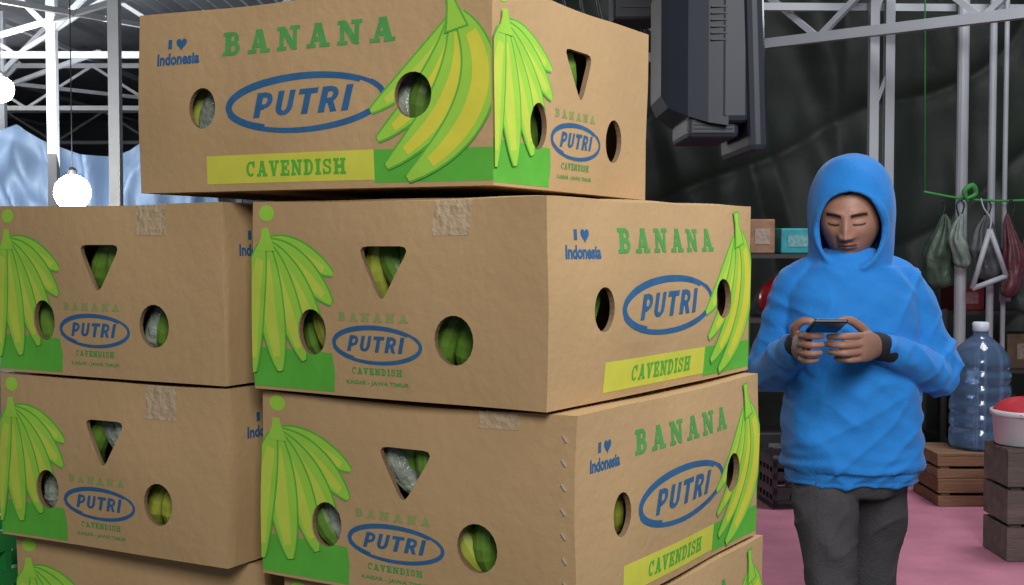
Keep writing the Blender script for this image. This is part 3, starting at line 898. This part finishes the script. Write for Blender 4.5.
# head
bm = bmesh.new(); bmesh.ops.create_uvsphere(bm, u_segments=224, v_segments=170, radius=1)
bm.verts.index_update()
def g(x, s): return exp(-(x / s) ** 2)
cols = {}
SK = Vector((lin(170), lin(122), lin(102))); LIP = Vector((lin(136), lin(80), lin(74))); HAIR_AND_SHADE = Vector((lin(26), lin(22), lin(20))); SHD = Vector((lin(130), lin(96), lin(84)))
for v in bm.verts:
    d = v.co.copy()
    x = .080 * d.x; y = .097 * d.y; z = .117 * d.z
    if z < 0:
        k = (-z / .117); x *= 1 - .24 * k ** 1.6
        if y < 0: y *= 1 + .06 * k
        else: y *= 1 - .45 * k
    front = max(0, -d.y)
    if d.y < 0:
        f = front ** .5
        o = 0
        if -.034 < z < .030: pz = (0.030 - z) / .064
        elif z <= -.034: pz = g(z + .034, .007)
        else: pz = 0
        if pz > 0: o += .025 * (.2 + .8 * pz) * pz ** .3 * g(x, .010 + .004 * pz)
        o += .010 * (g(x - .015, .007) + g(x + .015, .007)) * g(z + .032, .008)
        for sx in (-1, 1):
            o -= .012 * g(x - sx * .031, .016) * g(z - .008, .013)
            o += .0075 * g(x - sx * .031, .0125) * g(z - .005, .009)
            o -= .0020 * g(x - sx * .031, .013) * g(z + .0035, .0016)
            o += .004 * g(x - sx * .045, .018) * g(z + .022, .016)
            o -= .003 * g(x - sx * .026, .006) * g(z + .045, .014)
        o += .007 * g(z - .027, .008) * g(abs(x) - .028, .02)
        o += .0075 * g(z + .0575, .010) * g(x, .020)
        o += .0035 * g(z + .0535, .0035) * g(x, .017) + .004 * g(z + .0645, .004) * g(x, .016)
        o -= .005 * g(z + .0585, .0016) * g(x, .021)
        o -= .004 * g(z + .074, .006) * g(x, .018)
        o += .008 * g(z + .094, .014) * g(x, .022)
        o -= .003 * g(x, .004) * g(z + .045, .005)
        y -= o * f
    v.co = Vector((x, y, z))
    c = SK.copy()
    if d.y < 0:
        lipm = g(x, .022) ** .5 if abs(x) < .025 else 0
        m_ = min(1, lipm * (g(z + .054, .0042) + g(z + .064, .0052)) * 1.2)
        c = c.lerp(LIP, m_)
        c = c.lerp(HAIR_AND_SHADE, min(.95, 1.2 * g(z + .0587, .0013) * (abs(x) < .023)))  # shade between the lips, painted as a dark line
        for sx in (-1, 1):
            ax = sx * x - .032; ez = .024 - ax * ax * 9 + ax * .06
            if abs(ax) < .019: c = c.lerp(HAIR_AND_SHADE, min(.94, 1.5 * g(z - ez, .0042)))
            lz = -.0035 + ax * ax * 12
            if abs(ax) < .0160: c = c.lerp(HAIR_AND_SHADE, min(.95, 1.5 * g(z - lz, .0024)))
        must = g(z + .0455, .0035) * g(abs(x) - .011, .011)
        c = c.lerp(HAIR_AND_SHADE, .65 * must)
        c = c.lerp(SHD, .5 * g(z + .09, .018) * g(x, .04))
        for sx in (-1, 1): c = c.lerp(HAIR_AND_SHADE, .8 * g(x - sx * .0075, .0028) * g(z + .0385, .0022))  # nostril shade painted as two dark spots
    if z > .072 + .02 * abs(x) / .075 or (y > .0 and z > -.02): c = HAIR_AND_SHADE
    cols[v.index] = c
RHd = Matrix.Rotation(radians(-21), 4, 'Z') @ Matrix.Rotation(radians(14), 4, 'X')
cl_ = [cols[i] for i in range(len(bm.verts))]
for v in bm.verts: v.co = RHd @ v.co + HC + Vector((-.004, -.006, -.016))
hd = obj_from(bm, 'head', M_face, True, man)
ca = hd.data.color_attributes.new('Col', 'FLOAT_COLOR', 'POINT')
for i, c in enumerate(cl_): ca.data[i].color = (c.x, c.y, c.z, 1)
bm = bmesh.new()
for sx in (-1, 1):
    pts = [Vector((sx * .080, .012 + .016 * sin(a), -.004 + .028 * cos(a))) for a in [pi * .1 + 1.8 * pi * k / 10 for k in range(11)]]
    tube(bm, [tuple(RHd @ p + HC) for p in pts], [.0045] * 11, 8, (1, 0, 0), 2)
    tube(bm, [tuple(RHd @ Vector((sx * .077, .012, z)) + HC) for z in (-.02, 0, .015)], [(.003, .014)] * 3, 8, (1, 0, 0), 2)
tube(bm, [(.888, 3.40, 1.38), (.888, 3.40, 1.43), (.886, 3.395, 1.48)], [.056, .054, .056], 24, (1, 0, 0), 4)
obj_from(bm, 'neck_and_ears', M_skin, True, man)

def hand(name, palm, fingers, thumb, ref, rp):
    bm = bmesh.new()
    tube(bm, palm, rp, 18, ref, 4)
    for pts, r in fingers:
        tube(bm, pts, [r * 1.08, r, r * .95, r * .82], 12, (0, 1, 0.2), 5)
    tube(bm, thumb, [.014, .012, .0105, .009], 12, (0, 1, .2), 5)
    o = obj_from(bm, name, M_skin, True, man); bake(o, .0021, 2); return o
hand('left_hand',
     [(.945, 3.252, 1.199), (.915, 3.225, 1.203), (.885, 3.175, 1.208), (.860, 3.142, 1.209), (.846, 3.130, 1.209)],
     [([(.862, 3.145, 1.236), (.812, 3.104, 1.238), (.787, 3.104, 1.237), (.768, 3.118, 1.236)], .0090),
      ([(.860, 3.140, 1.217), (.806, 3.097, 1.217), (.779, 3.100, 1.2175), (.763, 3.118, 1.218)], .0092),
      ([(.862, 3.143, 1.198), (.811, 3.103, 1.197), (.786, 3.106, 1.198), (.771, 3.122, 1.199)], .0088),
      ([(.866, 3.152, 1.181), (.825, 3.118, 1.179), (.805, 3.121, 1.180), (.790, 3.134, 1.182)], .0078)],
     [(.897, 3.198, 1.220), (.858, 3.170, 1.256), (.826, 3.152, 1.274), (.799, 3.140, 1.2735)],
     (0, 0, 1), [(.028, .022), (.028, .020), (.036, .018), (.038, .014), (.034, .010)])
hand('right_hand',
     [(.712, 3.240, 1.200), (.712, 3.215, 1.204), (.708, 3.180, 1.208), (.708, 3.150, 1.209), (.710, 3.138, 1.209)],
     [([(.708, 3.150, 1.236), (.706, 3.102, 1.239), (.722, 3.084, 1.240), (.744, 3.088, 1.240)], .0090),
      ([(.707, 3.147, 1.217), (.703, 3.096, 1.218), (.720, 3.077, 1.219), (.742, 3.083, 1.219)], .0092),
      ([(.707, 3.149, 1.198), (.704, 3.101, 1.197), (.720, 3.083, 1.198), (.740, 3.090, 1.199)], .0088),
      ([(.708, 3.154, 1.181), (.706, 3.115, 1.179), (.718, 3.100, 1.179), (.735, 3.104, 1.181)], .0078)],
     [(.706, 3.200, 1.222), (.698, 3.172, 1.254), (.712, 3.150, 1.272), (.731, 3.140, 1.272)],
     (0, 0, 1), [(.026, .022), (.028, .020), (.035, .018), (.037, .014), (.033, .010)])
em = empty('smartphone', (.756, 3.098, 1.263))
rotp = Matrix.Rotation(radians(-5), 3, 'Z') @ Matrix.Rotation(radians(-13), 3, 'X')
bm = bmesh.new(); add_box(bm, (0, 0, 0), (.078, .155, .009), rotp, 0, .003); obj_from(bm, 'body', mat('phone_black', (20, 21, 24), .35, .02, 4), False, em)
bm = bmesh.new(); add_box(bm, rotp @ Vector((0, 0, .0049)), (.070, .146, .0006), rotp); obj_from(bm, 'screen', mat('phone_screen', (150, 170, 185), .15, .1, 20, emit=.6), False, em)

# ------------------------------------------------------------------ lights
def area(name, loc, tgt, size, e, col=(1, 1, 1)):
    ld = bpy.data.lights.new(name, 'AREA'); ld.energy = e; ld.size = size; ld.color = col
    o = bpy.data.objects.new(name, ld); COL.objects.link(o); o.location = loc
    o.rotation_euler = (Vector(tgt) - Vector(loc)).to_track_quat('-Z', 'Y').to_euler(); return o
area('ceiling_light_front', (.3, -1.6, 3.2), (.15, 1.8, 1.5), 1.2, 103, (1, .985, .96))
area('ceiling_light_aisle', (1.2, .9, 3.0), (.95, 3.5, 1.3), .8, 46, (.94, .97, 1))
area('ceiling_light_stall', (2.3, 4.6, 3.9), (2.1, 4.9, .4), 1.0, 60, (.97, .98, 1))
area('roof_fill_hall', (-5, 12.0, 2.2), (-5, 15, 4.2), 3.0, 170, (.95, .98, 1))  # added unseen fill facing up, brightens the hall roof
w = bpy.data.worlds.new('World'); scene.world = w; w.use_nodes = True
bg = w.node_tree.nodes['Background']; bg.inputs[0].default_value = (.72, .82, 1, 1); bg.inputs[1].default_value = .23

# ------------------------------------------------------------------ camera
cd = bpy.data.cameras.new('camera'); cd.sensor_width = 36; cd.lens = 45.35
cam = bpy.data.objects.new('camera', cd); COL.objects.link(cam)
cam.location = (0, 0, 1.47); cam.rotation_euler = (radians(90 - 2.33), 0, 0)
scene.camera = cam
